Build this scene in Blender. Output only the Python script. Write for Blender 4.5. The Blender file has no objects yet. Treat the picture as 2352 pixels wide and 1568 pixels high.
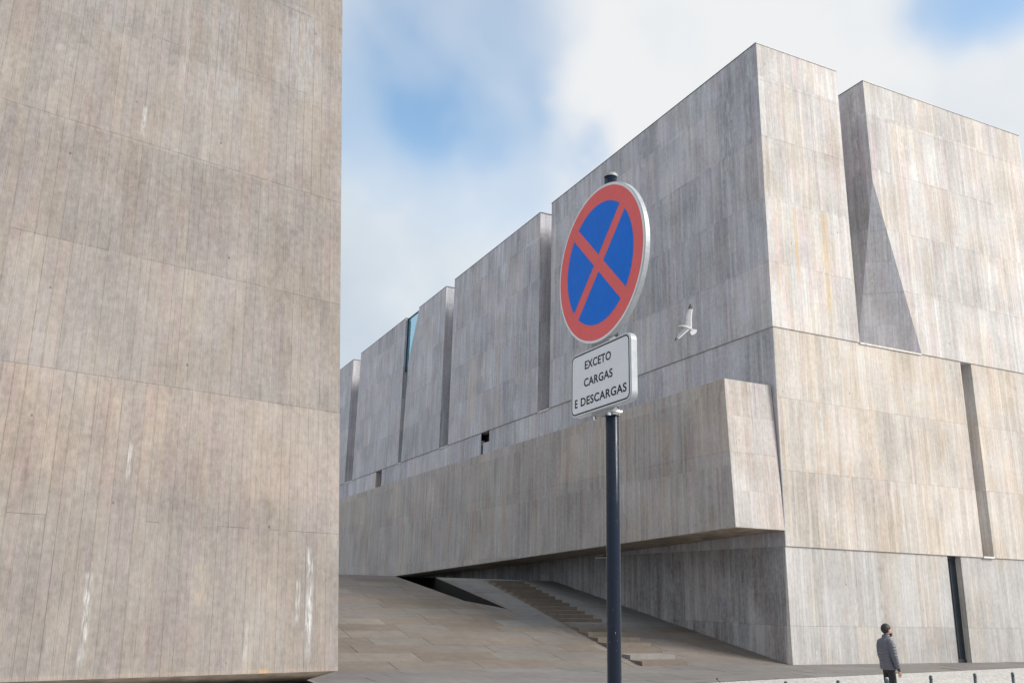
import bpy, bmesh, math, random
from mathutils import Vector, Matrix
random.seed(7)
sc = bpy.context.scene
col = sc.collection

# ------------------------------------------------------------------ camera
# world frame: X along the bright street facade, Y along the long shaded facade, Z up,
# origin at the foot of the corner between them.
CAM = Vector((-22.2485, -24.3508, 2.03))
RT = Vector((0.900413, -0.434400, 0.0235226))
UP = Vector((-0.139606, -0.237314, 0.961349))
FW = Vector((0.412028, 0.868895, 0.274325))
cd = bpy.data.cameras.new('camera')
cam = bpy.data.objects.new('camera', cd); col.objects.link(cam)
cd.sensor_width = 36; cd.lens = 31.24; cd.clip_start = .05; cd.clip_end = 3000
cam.matrix_world = Matrix(((RT.x, UP.x, -FW.x, CAM.x), (RT.y, UP.y, -FW.y, CAM.y), (RT.z, UP.z, -FW.z, CAM.z), (0, 0, 0, 1)))
sc.camera = cam
def ray(px, py):                       # direction of a photo pixel (2352 x 1568 scale)
    return (RT*(px-1176) + UP*(784-py) + FW*2041.09).normalized()

# ------------------------------------------------------------------ light
SUN = Vector((.58, -.58, .57)).normalized()      # towards the sun: behind the camera, to the right
sl = bpy.data.lights.new('sun', 'SUN'); so = bpy.data.objects.new('sun', sl); col.objects.link(so)
sl.energy = 2.6; sl.angle = math.radians(24); sl.color = (1, .94, .87)
so.rotation_euler = (-SUN).to_track_quat('-Z', 'Y').to_euler()
sc.view_settings.view_transform = 'Standard'; sc.view_settings.look = 'None'
sc.view_settings.exposure = 0.78; sc.view_settings.gamma = 1
sc.render.engine = 'CYCLES'
sc.cycles.use_denoising = True
sc.cycles.max_bounces = 5; sc.cycles.diffuse_bounces = 3
sc.cycles.use_adaptive_sampling = True; sc.cycles.adaptive_threshold = .02

class NT:
    """small helper to wire shader nodes"""
    def __init__(s, tree): s.t = tree; s.n = tree.nodes; s.l = tree.links
    def node(s, typ, **kw):
        n = s.n.new(typ)
        for k, v in kw.items(): setattr(n, k, v)
        return n
    def put(s, sock, v):
        if hasattr(v, 'is_output') or isinstance(v, bpy.types.NodeSocket): s.l.new(v, sock)
        elif v is not None: sock.default_value = v
    def m(s, op, a, b=None, c=None, clamp=False):
        n = s.node('ShaderNodeMath', operation=op, use_clamp=clamp)
        s.put(n.inputs[0], a); s.put(n.inputs[1], b); s.put(n.inputs[2], c)
        return n.outputs[0]
    def v(s, op, a, b=None):
        n = s.node('ShaderNodeVectorMath', operation=op); s.put(n.inputs[0], a); s.put(n.inputs[1], b)
        return n.outputs['Value'] if op == 'DOT_PRODUCT' else n.outputs[0]
    def xyz(s, x, y, z):
        n = s.node('ShaderNodeCombineXYZ'); s.put(n.inputs[0], x); s.put(n.inputs[1], y); s.put(n.inputs[2], z); return n.outputs[0]
    def noise(s, vec, scale=1, detail=3, rough=.55, dist=0):
        n = s.node('ShaderNodeTexNoise'); s.put(n.inputs['Vector'], vec)
        n.inputs['Scale'].default_value = scale; n.inputs['Detail'].default_value = detail
        n.inputs['Roughness'].default_value = rough; n.inputs['Distortion'].default_value = dist
        return n.outputs['Fac']
    def mapr(s, v, a, b, c=0., d=1., smooth=True):
        n = s.node('ShaderNodeMapRange'); n.interpolation_type = 'SMOOTHSTEP' if smooth else 'LINEAR'
        s.put(n.inputs[0], v)
        for i, q in enumerate((a, b, c, d)): s.put(n.inputs[i+1], q)
        return n.outputs[0]
    def mix(s, f, a, b, mode='MIX'):
        n = s.node('ShaderNodeMix', data_type='RGBA', blend_type=mode)
        s.put(n.inputs[0], f)
        s.put(n.inputs[6], a if not isinstance(a, tuple) else (*a[:3], 1)); s.put(n.inputs[7], b if not isinstance(b, tuple) else (*b[:3], 1))
        return n.outputs[2]
    def ramp(s, f, stops):
        n = s.node('ShaderNodeValToRGB'); s.put(n.inputs[0], f); e = n.color_ramp.elements
        while len(e) < len(stops): e.new(.5)
        for q, (p, c) in zip(e, stops): q.position = p; q.color = (*c, 1)
        return n.outputs[0]

# ------------------------------------------------------------------ sky
w = bpy.data.worlds.new('World'); sc.world = w; w.use_nodes = True
T = NT(w.node_tree); T.n.clear()
out = T.node('ShaderNodeOutputWorld')
sky = T.node('ShaderNodeTexSky', sky_type='NISHITA'); sky.sun_disc = False
sky.sun_elevation = math.asin(SUN.z); sky.sun_rotation = math.atan2(SUN.x, SUN.y)
sky.air_density = 1.0; sky.dust_density = 1.0; sky.ozone_density = 0.
dirv = T.node('ShaderNodeTexCoord').outputs['Generated']
warp = T.node('ShaderNodeTexNoise'); T.put(warp.inputs['Vector'], dirv); warp.inputs['Scale'].default_value = 3.2; warp.inputs['Detail'].default_value = 4.; warp.inputs['Roughness'].default_value = .5
wv = T.v('ADD', dirv, T.v('SCALE', T.v('SUBTRACT', warp.outputs['Color'], (.5, .5, .5)), None))
wv.node.inputs[1].links[0].from_node.inputs['Scale'].default_value = .2
def gap(px, py, r0, r1):               # a break in the cloud around one direction
    d = T.v('DOT_PRODUCT', T.v('NORMALIZE', wv), tuple(ray(px, py)))
    return T.mapr(d, math.cos(math.radians(r1)), math.cos(math.radians(r0)))
fb = T.noise(wv, 2.1, 5, .5)
gen = T.mapr(fb, .60, .74)             # breaks anywhere in the sky
g = gen
for px_, py_, r1, am in ((1035, 20, 9.0, .8), (1045, 130, 7.8, 1.2), (1085, 350, 7.0, .35), (840, 110, 11., .42), (2230, -45, 5.6, .9)):
    g = T.m('ADD', g, T.m('MULTIPLY', T.m('POWER', gap(px_, py_, 0., r1), 2.1), am))
g = T.m('MULTIPLY', T.m('SUBTRACT', 1., T.m('EXPONENT', T.m('MULTIPLY', g, -2.1))), .93)
fine = T.noise(wv, 5, 3, .5)
g = T.m('MULTIPLY', g, T.mapr(fine, .30, .66, .62, 1.08), clamp=True)
dz_ = T.node('ShaderNodeSeparateXYZ'); T.put(dz_.inputs[0], dirv)
shade = T.m('ADD', T.noise(T.v('ADD', dirv, (3.1, 1.7, .4)), 1.9, 5, .55), T.mapr(dz_.outputs[2], .12, .62, -.10, .06))   # cloud base greyer low down
cc = T.ramp(T.mapr(shade, .30, .66), [(0, (.56, .65, .745)), (.55, (.72, .79, .86)), (1, (.90, .915, .93))])
b1 = T.node('ShaderNodeBackground'); T.put(b1.inputs[0], T.mix(1., sky.outputs[0], (.84, 1.0, 1.0), 'MULTIPLY')); b1.inputs[1].default_value = .15
b2 = T.node('ShaderNodeBackground'); T.put(b2.inputs[0], cc); b2.inputs[1].default_value = .56
ms = T.node('ShaderNodeMixShader'); T.put(ms.inputs[0], g); T.l.new(b2.outputs[0], ms.inputs[1]); T.l.new(b1.outputs[0], ms.inputs[2])
T.l.new(ms.outputs[0], out.inputs[0])

# ------------------------------------------------------------------ materials
def mat(name):
    m = bpy.data.materials.new(name); m.use_nodes = True
    t = NT(m.node_tree); b = m.node_tree.nodes['Principled BSDF']
    return m, t, b
def plain(name, c, rough=.6, metal=0., var=.12, scale=6., spec=.5, coat=0.):
    m, t, b = mat(name)
    tc = t.node('ShaderNodeTexCoord').outputs['Object']
    n = t.noise(tc, scale, 4)
    t.put(b.inputs['Base Color'], t.mix(t.mapr(n, .3, .7), tuple(x*(1-var) for x in c), tuple(min(1, x*(1+var)) for x in c)))
    b.inputs['Roughness'].default_value = rough; b.inputs['Metallic'].default_value = metal
    b.inputs['Specular IOR Level'].default_value = spec; b.inputs['Coat Weight'].default_value = coat
    return m

def concrete(name, dark, light, tint_a, tint_b, bw=.13, lh=2.65, lo=-1.4, contrast=1., stains=(), joint=.45, board=1., orand=1., vs=1.4, pits=1., runs=.6):
    """board-marked concrete; object x runs along the wall, z up it"""
    m, t, b = mat(name)
    tc = t.node('ShaderNodeTexCoord').outputs['Object']
    sp = t.node('ShaderNodeSeparateXYZ'); t.put(sp.inputs[0], tc)
    u = t.m('ADD', sp.outputs[0], sp.outputs[1]); v = sp.outputs[2]
    oi = t.node('ShaderNodeObjectInfo').outputs['Random']
    wob = t.m('MULTIPLY', t.m('SUBTRACT', t.noise(t.xyz(t.m('MULTIPLY', u, 2.), 3., t.m('MULTIPLY', v, .8)), 1., 2), .5), .05)
    uw = t.m('ADD', u, wob)
    s1 = t.noise(t.xyz(t.m('MULTIPLY', uw, 13.), 0., t.m('MULTIPLY', v, .55*vs)), 1., 3, .62)
    s2 = t.noise(t.xyz(t.m('MULTIPLY', uw, 3.1), 7., t.m('MULTIPLY', v, .22*vs)), 1., 3, .55)
    s3 = t.noise(t.xyz(t.m('MULTIPLY', u, .5), 3., t.m('MULTIPLY', v, .42)), 1., 3, .6)
    s4 = t.noise(t.xyz(t.m('MULTIPLY', uw, 46.), 1., t.m('MULTIPLY', v, 3.*vs)), 1., 1.5, .6)
    mott = t.noise(t.xyz(t.m('MULTIPLY', u, 7.), 5., t.m('MULTIPLY', v, 6.)), 1., 3, .65)
    bi = t.m('FLOOR', t.m('DIVIDE', u, bw)); li = t.m('FLOOR', t.m('DIVIDE', t.m('SUBTRACT', v, lo), lh))
    wn = t.node('ShaderNodeTexWhiteNoise', noise_dimensions='3D'); t.put(wn.inputs['Vector'], t.xyz(bi, li, 2.))
    w1 = wn.outputs['Value']
    wl_ = t.node('ShaderNodeTexWhiteNoise', noise_dimensions='2D'); t.put(wl_.inputs['Vector'], t.xyz(li, t.m('FLOOR', t.m('DIVIDE', t.m('ADD', u, t.m('MULTIPLY', s3, 4.)), 5.)), 0.))
    k = contrast
    def c0(x, amp): return t.m('MULTIPLY', t.m('SUBTRACT', x, .5), amp*k)
    tone = .5
    for q in (c0(s1, .75), c0(s2, .55), c0(s3, 1.0), c0(s4, .55), c0(mott, .7*pits), c0(w1, .30*board), c0(oi, .20*orand), c0(wl_.outputs['Value'], .20)):
        tone = t.m('ADD', tone, q)
    base = t.mix(t.m('MINIMUM', t.m('MAXIMUM', tone, 0.), 1.), dark, light)
    h1 = t.noise(t.xyz(t.m('MULTIPLY', uw, 2.2), 21., t.m('MULTIPLY', v, .16*vs)), 1., 2.5, .65)
    h2 = t.noise(t.xyz(t.m('MULTIPLY', u, .9), 33., t.m('MULTIPLY', v, .3)), 1., 3, .6)
    base = t.mix(t.mapr(h1, .45, .64, 0, .8), base, t.mix(1., base, tint_a, 'MULTIPLY'))
    base = t.mix(t.mapr(t.m('ADD', h2, t.m('MULTIPLY', t.m('SUBTRACT', oi, .5), .15)),   .44, .62, 0, .75), base, t.mix(1., base, tint_b, 'MULTIPLY'))
    # lime runs and dark runs
    r1 = t.noise(t.xyz(t.m('MULTIPLY', uw, 5.5), 61., t.m('MULTIPLY', v, .20*vs)), 1., 3, .6); r2 = t.noise(t.xyz(t.m('MULTIPLY', uw, 4.2), 83., t.m('MULTIPLY', v, .26*vs)), 1., 3, .6)
    base = t.mix(t.mapr(r1, .55, .70, 0, .5*runs), base, light)
    base = t.mix(t.mapr(r2, .57, .72, 0, .55*runs), base, dark)
    # board joints
    fr = t.m('FRACT', t.m('DIVIDE', u, bw))
    jl = t.m('MULTIPLY', t.mapr(t.m('ABSOLUTE', t.m('SUBTRACT', fr, .5)), .5, .42, 1., 0.), t.mapr(s2, .42, .62, .15, 1.))
    base = t.mix(t.m('MULTIPLY', jl, joint), base, t.mix(1., base, (.45, .43, .42), 'MULTIPLY'))
    # air pits and tie holes
    vo = t.node('ShaderNodeTexVoronoi'); t.put(vo.inputs['Vector'], t.xyz(t.m('MULTIPLY', u, 2.4), 0., t.m('MULTIPLY', v, 1.7))); vo.inputs['Scale'].default_value = 1.
    vs = t.node('ShaderNodeSeparateColor'); t.put(vs.inputs[0], vo.outputs['Color'])
    pit = t.m('MULTIPLY', t.mapr(vo.outputs['Distance'], .085, .04), t.m('GREATER_THAN', vs.outputs[0], .78))
    base = t.mix(t.m('MULTIPLY', pit, .7), base, t.mix(1., base, (.4, .38, .36), 'MULTIPLY'))
    # stains with a shape of their own: (u, half width, v low, v high, colour, strength)
    sn = t.mapr(t.noise(t.xyz(t.m('MULTIPLY', uw, 15.), 9., t.m('MULTIPLY', v, 2.2)), 1., 4, .7), .36, .62, .0, 1.)
    sn = t.m('MULTIPLY', sn, t.mapr(t.noise(t.xyz(t.m('MULTIPLY', u, 5.), 4., t.m('MULTIPLY', v, 1.9)), 1., 2, .6), .36, .56, .25, 1.))
    for (su, hw, v0, v1, c, st) in stains:
        a = t.mapr(t.m('ABSOLUTE', t.m('SUBTRACT', t.m('ADD', u, t.m('MULTIPLY', wob, 1.6)), su)), hw, hw*.25)
        a = t.m('MULTIPLY', a, t.mapr(v, v0-.15, v0+.25*(v1-v0))); a = t.m('MULTIPLY', a, t.mapr(v, v1+(.04 if hw < 3 else .0), v1-(.12 if hw < 3 else .02)))
        a = t.m('MULTIPLY', a, sn if hw < 3 else t.mapr(mott, .2, .6, .75, 1.))
        base = t.mix(t.m('MULTIPLY', a, st), base, c if hw < 3 else t.mix(1., base, c, 'MULTIPLY'))
    t.put(b.inputs['Base Color'], base)
    b.inputs['Roughness'].default_value = .85; b.inputs['Specular IOR Level'].default_value = .25
    bp = t.node('ShaderNodeBump'); bp.inputs['Strength'].default_value = .55; bp.inputs['Distance'].default_value = .012
    hgt = t.m('ADD', t.m('MULTIPLY', w1, .5*board), t.m('SUBTRACT', t.m('ADD', t.m('MULTIPLY', s4, .5), t.m('MULTIPLY', s1, .7)), t.m('ADD', t.m('MULTIPLY', jl, .6), pit)))
    t.put(bp.inputs['Height'], hgt); t.l.new(bp.outputs[0], b.inputs['Normal'])
    return m

WHITE = (.58, .61, .62); RUST = (.62, .40, .17); BROWN = (.30, .25, .20)
LILAC = (.97, .90, .97); BEIGE = (1.0, .915, .80); COOL = (.93, .975, 1.0)
M = {}
M['street'] = concrete('concrete_street_facade', (.36, .347, .335), (.70, .687, .67), (1., .905, .935), (1., .94, .85), bw=.15,
    stains=[(2.96, .17, 12.3, 17.08, RUST, 1.), (1.47, .14, 13.6, 17.0, RUST, .8), (.45, .13, 12.2, 17., RUST, .5), (2.3, .1, 14., 17.0, RUST, .35), (4.45, .06, 9.3, 11.7, WHITE, .8), (4.5, .16, 3.0, 8.9, BROWN, .5),
            (4.62, .2, .9, 3.4, BROWN, .6), (4.3, .12, -.2, 2.0, BROWN, .3), (1.0, .1, 5.0, 8.6, BROWN, .4), (.35, .14, 3.9, 11.6, (.45, .38, .30), .5), (9.4, .16, 4.2, 11., (.45, .38, .3), .4),
            (6.9, .14, 4.2, 9.5, (.45, .38, .30), .35), (7.4, .1, 20.6, 22.2, BROWN, .35), (10.3, .2, 21.6, 23.1, BROWN, .4), (7.2, .12, 0., 2.9, (.42, .34, .28), .35), (2.6, .1, .6, 3.4, (.42, .34, .28), .3)])
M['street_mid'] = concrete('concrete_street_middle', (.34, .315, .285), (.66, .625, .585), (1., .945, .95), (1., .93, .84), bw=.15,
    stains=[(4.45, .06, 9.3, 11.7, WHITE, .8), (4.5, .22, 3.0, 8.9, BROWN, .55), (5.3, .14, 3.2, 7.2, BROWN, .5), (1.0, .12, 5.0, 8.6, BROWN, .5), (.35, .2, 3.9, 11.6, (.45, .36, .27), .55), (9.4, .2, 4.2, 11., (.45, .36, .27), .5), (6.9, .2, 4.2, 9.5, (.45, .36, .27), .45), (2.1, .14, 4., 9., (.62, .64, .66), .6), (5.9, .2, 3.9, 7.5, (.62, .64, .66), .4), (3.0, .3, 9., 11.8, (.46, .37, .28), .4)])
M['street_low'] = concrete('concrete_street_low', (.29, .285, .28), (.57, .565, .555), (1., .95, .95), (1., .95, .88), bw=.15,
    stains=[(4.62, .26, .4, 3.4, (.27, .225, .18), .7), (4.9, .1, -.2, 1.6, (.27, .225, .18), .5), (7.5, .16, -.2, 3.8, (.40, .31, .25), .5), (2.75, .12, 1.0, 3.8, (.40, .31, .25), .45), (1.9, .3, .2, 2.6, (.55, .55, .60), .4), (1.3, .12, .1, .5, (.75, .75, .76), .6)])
M['shade'] = concrete('concrete_long_facade_shaded', (.290, .296, .322), (.66, .672, .72), LILAC, (1., .95, .89), bw=.15,  # same concrete as the street side, shade painted in as darker, bluer tone
    stains=[(-9.5, .12, 12.3, 16.8, RUST, .3), (-8.3, .5, 19., 23.6, (.24, .24, .26), .6), (-2.0, .8, 18., 23.4, (.22, .22, .245), .7), (-.7, .4, 17.2, 23.8, (.22, .22, .24), .6), (-22., .5, 22.6, 23.9, (.22, .22, .23), .7), (-26., .7, 22.4, 23.7, (.22, .22, .23), .6), (-5., .5, 19.8, 22.6, (.72, .73, .76), .5), (-28.5, .7, 12.2, 17.3, (.66, .57, .43), .75), (-24.6, .5, 12.2, 17., (.48, .37, .30), .7),
            (-36.5, 1.6, 12.4, 15.5, (.42, .34, .33), .35), (-39., 1.2, 15.6, 21., (.66, .67, .70), .5)])
M['beam'] = concrete('concrete_beam', (.29, .275, .27), (.60, .578, .565), (.98, .90, .925), (1., .935, .85), bw=.13,
    stains=[(-1.2, .35, 4.6, 5.3, BROWN, .8), (-12.6, .3, 5.2, 9.6, (.34, .26, .27), .35), (-17., .5, 4.4, 9.6, (.36, .28, .29), .35)])
M['under'] = concrete('concrete_passage_wall_shaded', (.155, .155, .16), (.49, .49, .50), (.92, .90, .96), (.96, .90, .86), bw=.16, contrast=1.25,  # darker copy of the facade concrete, shade under the beam painted in
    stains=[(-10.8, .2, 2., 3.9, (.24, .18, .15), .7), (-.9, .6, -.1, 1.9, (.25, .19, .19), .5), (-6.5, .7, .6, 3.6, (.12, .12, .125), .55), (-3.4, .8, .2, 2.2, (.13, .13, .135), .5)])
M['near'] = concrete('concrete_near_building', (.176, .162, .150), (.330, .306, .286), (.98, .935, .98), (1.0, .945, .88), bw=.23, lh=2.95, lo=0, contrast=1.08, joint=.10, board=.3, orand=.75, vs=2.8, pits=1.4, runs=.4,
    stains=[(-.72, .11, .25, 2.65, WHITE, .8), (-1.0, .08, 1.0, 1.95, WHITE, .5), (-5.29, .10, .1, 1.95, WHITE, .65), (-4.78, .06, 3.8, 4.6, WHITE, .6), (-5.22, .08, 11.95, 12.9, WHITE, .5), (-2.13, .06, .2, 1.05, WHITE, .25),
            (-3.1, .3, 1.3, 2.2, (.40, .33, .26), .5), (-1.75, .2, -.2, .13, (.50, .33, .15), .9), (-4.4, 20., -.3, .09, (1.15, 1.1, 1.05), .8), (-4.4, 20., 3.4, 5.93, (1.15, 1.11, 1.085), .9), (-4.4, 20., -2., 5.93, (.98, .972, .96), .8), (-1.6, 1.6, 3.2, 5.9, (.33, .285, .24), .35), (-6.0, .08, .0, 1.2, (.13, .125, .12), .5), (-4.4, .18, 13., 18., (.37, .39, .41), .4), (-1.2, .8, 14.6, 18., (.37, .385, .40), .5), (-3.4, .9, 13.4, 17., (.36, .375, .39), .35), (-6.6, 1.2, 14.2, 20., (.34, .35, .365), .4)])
M['soffit'] = plain('concrete_soffit', (.34, .28, .225), .9, var=.3, scale=2.)
M['shade_black'] = plain('painted_shade_black', (.012, .012, .013), .9, var=.1)  # shade of the notches and the pit put into a near-black colour
M['trench'] = plain('trench_shade_black', (.012, .011, .0105), .9, var=.2)  # near-black colour stands in for the shade inside the cut
M['glass'] = plain('dark_glass', (.02, .03, .04), .06, var=.05, spec=.6)
M['skyglass'] = plain('sky_tinted_mirror_glass', (.30, .60, .76), .03, metal=.9, var=.02)  # reflected blue sky put into the pane's metallic colour
M['frame'] = plain('dark_frame', (.03, .035, .04), .4)
M['flash'] = plain('zinc_flashing', (.16, .165, .17), .5, metal=.4)
M['sill'] = plain('pale_sill_concrete', (.62, .60, .57), .85, var=.15, scale=5.)
M['fixture'] = plain('white_fixture', (.82, .83, .84), .4, var=.03)

def stone(name, stops, rough=.75, scale=3.):
    m, t, b = mat(name)
    oi = t.node('ShaderNodeObjectInfo').outputs['Random']
    tc = t.node('ShaderNodeTexCoord').outputs['Object']
    c = t.ramp(oi, stops)
    n = t.noise(tc, scale, 5, .65); n2 = t.noise(tc, 28., 3, .6); n3 = t.noise(tc, .35, 3)
    f = t.m('ADD', t.m('ADD', t.m('MULTIPLY', t.m('SUBTRACT', n, .5), .5), t.m('MULTIPLY', t.m('SUBTRACT', n2, .5), .35)), t.m('ADD', t.m('MULTIPLY', t.m('SUBTRACT', n3, .5), .5), .85))
    mm = t.node('ShaderNodeMix', data_type='RGBA', blend_type='MULTIPLY'); mm.inputs[0].default_value = 1
    t.put(mm.inputs[6], c); g_ = t.xyz(f, f, f); t.l.new(g_, mm.inputs[7])
    t.put(b.inputs['Base Color'], mm.outputs[2]); b.inputs['Roughness'].default_value = rough; b.inputs['Specular IOR Level'].default_value = .3
    bp = t.node('ShaderNodeBump'); bp.inputs['Strength'].default_value = .3; bp.inputs['Distance'].default_value = .006
    t.put(bp.inputs['Height'], n2); t.l.new(bp.outputs[0], b.inputs['Normal'])
    return m
M['slab'] = stone('ramp_stone', [(0, (.185, .155, .128)), (.3, (.215, .183, .155)), (.55, (.198, .182, .166)), (.75, (.208, .175, .165)), (.9, (.240, .215, .186)), (1, (.190, .178, .168))])
M['slabgrey'] = stone('grey_ramp_stone', [(0, (.19, .193, .195)), (.5, (.225, .224, .222)), (1, (.205, .202, .202))])
M['apron'] = stone('apron_stone', [(0, (.19, .188, .182)), (.3, (.225, .212, .20)), (.6, (.205, .188, .183)), (1, (.235, .23, .225))])
M['step'] = stone('step_stone', [(0, (.185, .152, .124)), (.5, (.205, .172, .143)), (1, (.195, .168, .145))])
M['step_pale'] = stone('pale_step_stone', [(0, (.27, .255, .24)), (1, (.30, .285, .27))])
M['bed'] = plain('mortar_bed', (.17, .155, .14), .95)
def cobble_mat():
    m, t, b = mat('limestone_cobbles')
    tc = t.node('ShaderNodeTexCoord').outputs['Object']
    vo = t.node('ShaderNodeTexVoronoi', feature='F1'); t.put(vo.inputs['Vector'], tc); vo.inputs['Scale'].default_value = 9.5; vo.inputs['Randomness'].default_value = .55
    ve = t.node('ShaderNodeTexVoronoi', feature='DISTANCE_TO_EDGE'); t.put(ve.inputs['Vector'], tc); ve.inputs['Scale'].default_value = 9.5; ve.inputs['Randomness'].default_value = .55
    sc_ = t.node('ShaderNodeSeparateColor'); t.put(sc_.inputs[0], vo.outputs['Color'])
    c = t.mix(sc_.outputs[0], (.47, .46, .44), (.66, .65, .63))
    n = t.noise(tc, .6, 4); c = t.mix(t.mapr(n, .35, .7, 0, .35), c, (.42, .41, .40))
    e = t.mapr(ve.outputs['Distance'], .02, .10)
    c = t.mix(e, (.34, .33, .32), c)
    t.put(b.inputs['Base Color'], c); b.inputs['Roughness'].default_value = .7
    bp = t.node('ShaderNodeBump'); bp.inputs['Strength'].default_value = .4; bp.inputs['Distance'].default_value = .012
    t.put(bp.inputs['Height'], e); t.l.new(bp.outputs[0], b.inputs['Normal'])
    return m
M['cobble'] = cobble_mat()

# ------------------------------------------------------------------ builders
def tag(o, label=None, cat=None, group=None, kind=None):
    for k_, v_ in (('label', label), ('category', cat), ('group', group), ('kind', kind)):
        if v_: o[k_] = v_
    return o
def empty(name, loc=(0, 0, 0)):
    o = bpy.data.objects.new(name, None); col.objects.link(o); o.location = loc; o.empty_display_size = .2; return o
def link(name, me, m, parent=None, mw=None, smooth=False):
    """mw: world matrix (or local to the parent when parent stays at the origin)"""
    o = bpy.data.objects.new(name, me); col.objects.link(o)
    if m and not me.materials: me.materials.append(m)
    if parent:
        o.parent = parent
        if mw is not None: o.matrix_basis = wm(parent).inverted() @ mw
    elif mw is not None: o.matrix_basis = mw
    if smooth:
        for p in me.polygons: p.use_smooth = True
    return o
def wm(o):                              # world matrix along the parent chain
    m_ = o.matrix_basis.copy()
    while o.parent: o = o.parent; m_ = o.matrix_basis @ m_
    return m_
def mesh(name, vs, fs):
    me = bpy.data.meshes.new(name); me.from_pydata([tuple(v) for v in vs], [], fs); me.update()
    bm = bmesh.new(); bm.from_mesh(me); bmesh.ops.recalc_face_normals(bm, faces=bm.faces); bm.to_mesh(me); bm.free()
    return me
class MB:
    def __init__(s): s.v = []; s.f = []
    def add(s, vs, fs):
        k_ = len(s.v); s.v += [tuple(q) for q in vs]; s.f += [tuple(i+k_ for i in f) for f in fs]; return s
    def box(s, a, b):
        (x0, y0, z0), (x1, y1, z1) = a, b
        return s.add([(x0, y0, z0), (x1, y0, z0), (x1, y1, z0), (x0, y1, z0), (x0, y0, z1), (x1, y0, z1), (x1, y1, z1), (x0, y1, z1)],
                     [(3, 2, 1, 0), (4, 5, 6, 7), (0, 1, 5, 4), (1, 2, 6, 5), (2, 3, 7, 6), (3, 0, 4, 7)])
    def prism(s, poly, fn, d0, d1):          # poly in 2-D, fn(p, d) -> 3-D
        n = len(poly)
        return s.add([fn(p, d0) for p in poly] + [fn(p, d1) for p in poly],
                     [tuple(range(n)), tuple(range(2*n-1, n-1, -1))] + [(i, i+n, (i+1) % n+n, (i+1) % n) for i in range(n)])
    def tube(s, pts, rad, n=12, cap=True):
        pts = [Vector(p) for p in pts]; rad = rad if isinstance(rad, (list, tuple)) else [rad]*len(pts)
        rings = []
        for i, p in enumerate(pts):
            d = (pts[min(i+1, len(pts)-1)] - pts[max(i-1, 0)]).normalized()
            a = d.orthogonal().normalized() if abs(d.z) < .99 else Vector((1, 0, 0)); b_ = d.cross(a)
            if abs(d.z) < .99: a = Vector((0, 0, 1)).cross(d).normalized(); b_ = d.cross(a)
            rings.append([p + (a*math.cos(2*math.pi*j/n) + b_*math.sin(2*math.pi*j/n))*rad[i] for j in range(n)])
        vs = [q for r_ in rings for q in r_]; fs = []
        for i in range(len(pts)-1):
            for j in range(n): fs.append((i*n+j, i*n+(j+1) % n, (i+1)*n+(j+1) % n, (i+1)*n+j))
        if cap: fs += [tuple(range(n-1, -1, -1)), tuple(range((len(pts)-1)*n, len(pts)*n))]
        return s.add(vs, fs)
    def build(s, name, m, parent=None, mw=None, smooth=False):
        return link(name, mesh(name, s.v, s.f), m, parent, mw, smooth)
def clip(poly, a, b, c):                     # keep a*x + b*y <= c
    o = []
    for i, p in enumerate(poly):
        q = poly[(i+1) % len(poly)]; dp = a*p[0]+b*p[1]-c; dq = a*q[0]+b*q[1]-c
        if dp <= 0: o.append(p)
        if dp*dq < 0:
            t = dp/(dp-dq); o.append((p[0]+(q[0]-p[0])*t, p[1]+(q[1]-p[1])*t))
    return o
def clip_convex(poly, hull):                 # hull counter-clockwise
    for i, p in enumerate(hull):
        q = hull[(i+1) % len(hull)]; a, b = q[1]-p[1], -(q[0]-p[0])
        poly = clip(poly, a, b, a*p[0]+b*p[1])
        if len(poly) < 3: return []
    return poly
def minus_convex(poly, hull):
    res = []; cur = poly
    for i, p in enumerate(hull):
        q = hull[(i+1) % len(hull)]; a, b = q[1]-p[1], -(q[0]-p[0]); c = a*p[0]+b*p[1]
        o = clip(cur, -a, -b, -c)
        if len(o) > 2 and area(o) > 1e-4: res.append(o)
        cur = clip(cur, a, b, c)
        if len(cur) < 3: break
    return res
def area(p): return abs(sum(p[i][0]*p[(i+1) % len(p)][1]-p[(i+1) % len(p)][0]*p[i][1] for i in range(len(p))))/2
def rect(x0, x1, y0, y1): return [(x0, y0), (x1, y0), (x1, y1), (x0, y1)]

I4 = Matrix.Identity(4)
LM = Matrix(((0, 1, 0, 0), (-1, 0, 0, 0), (0, 0, 1, 0), (0, 0, 0, 1)))    # long facade: local x = -Y, local y = X
def panels(parent, name, hull, cols, rows, m, mw, gap=.0012, vgap=.004, out_=.03, jit=.004, back=.02, off=0., stag=0.):
    """separate thin slabs over a convex region of a facade; each one a mesh with its own edges"""
    n = 0
    for j in range(len(rows)-1):
        sh = random.uniform(-stag, stag)
        for i in range(len(cols)-1):
            x0 = cols[i]+(sh if i else 0); x1 = cols[i+1]+(sh if i < len(cols)-2 else 0)
            p = clip_convex(rect(x0+gap/2, x1-gap/2, rows[j]+vgap/2, rows[j+1]-vgap/2), hull)
            if len(p) < 3 or area(p) < .02: continue
            d = off-out_-random.uniform(0, jit)
            mb = MB(); ch = .0015
            cx = sum(q[0] for q in p)/len(p); cy = sum(q[1] for q in p)/len(p)
            k_ = len(p)
            ins = [(q[0]+max(-ch, min(ch, cx-q[0])), q[1]+max(-ch, min(ch, cy-q[1]))) for q in p]
            mb.add([(q[0], off+back, q[1]) for q in p]+[(q[0], d+ch, q[1]) for q in p]+[(q[0], d, q[1]) for q in ins],
                   [tuple(range(k_)), tuple(range(3*k_-1, 2*k_-1, -1))] + [(a+i_, b+i_, b+(i_+1) % k_, a+(i_+1) % k_) for a, b in ((0, k_), (k_, 2*k_)) for i_ in range(k_)])
            mb.build(name, m, parent, mw); n += 1
    return n
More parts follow.
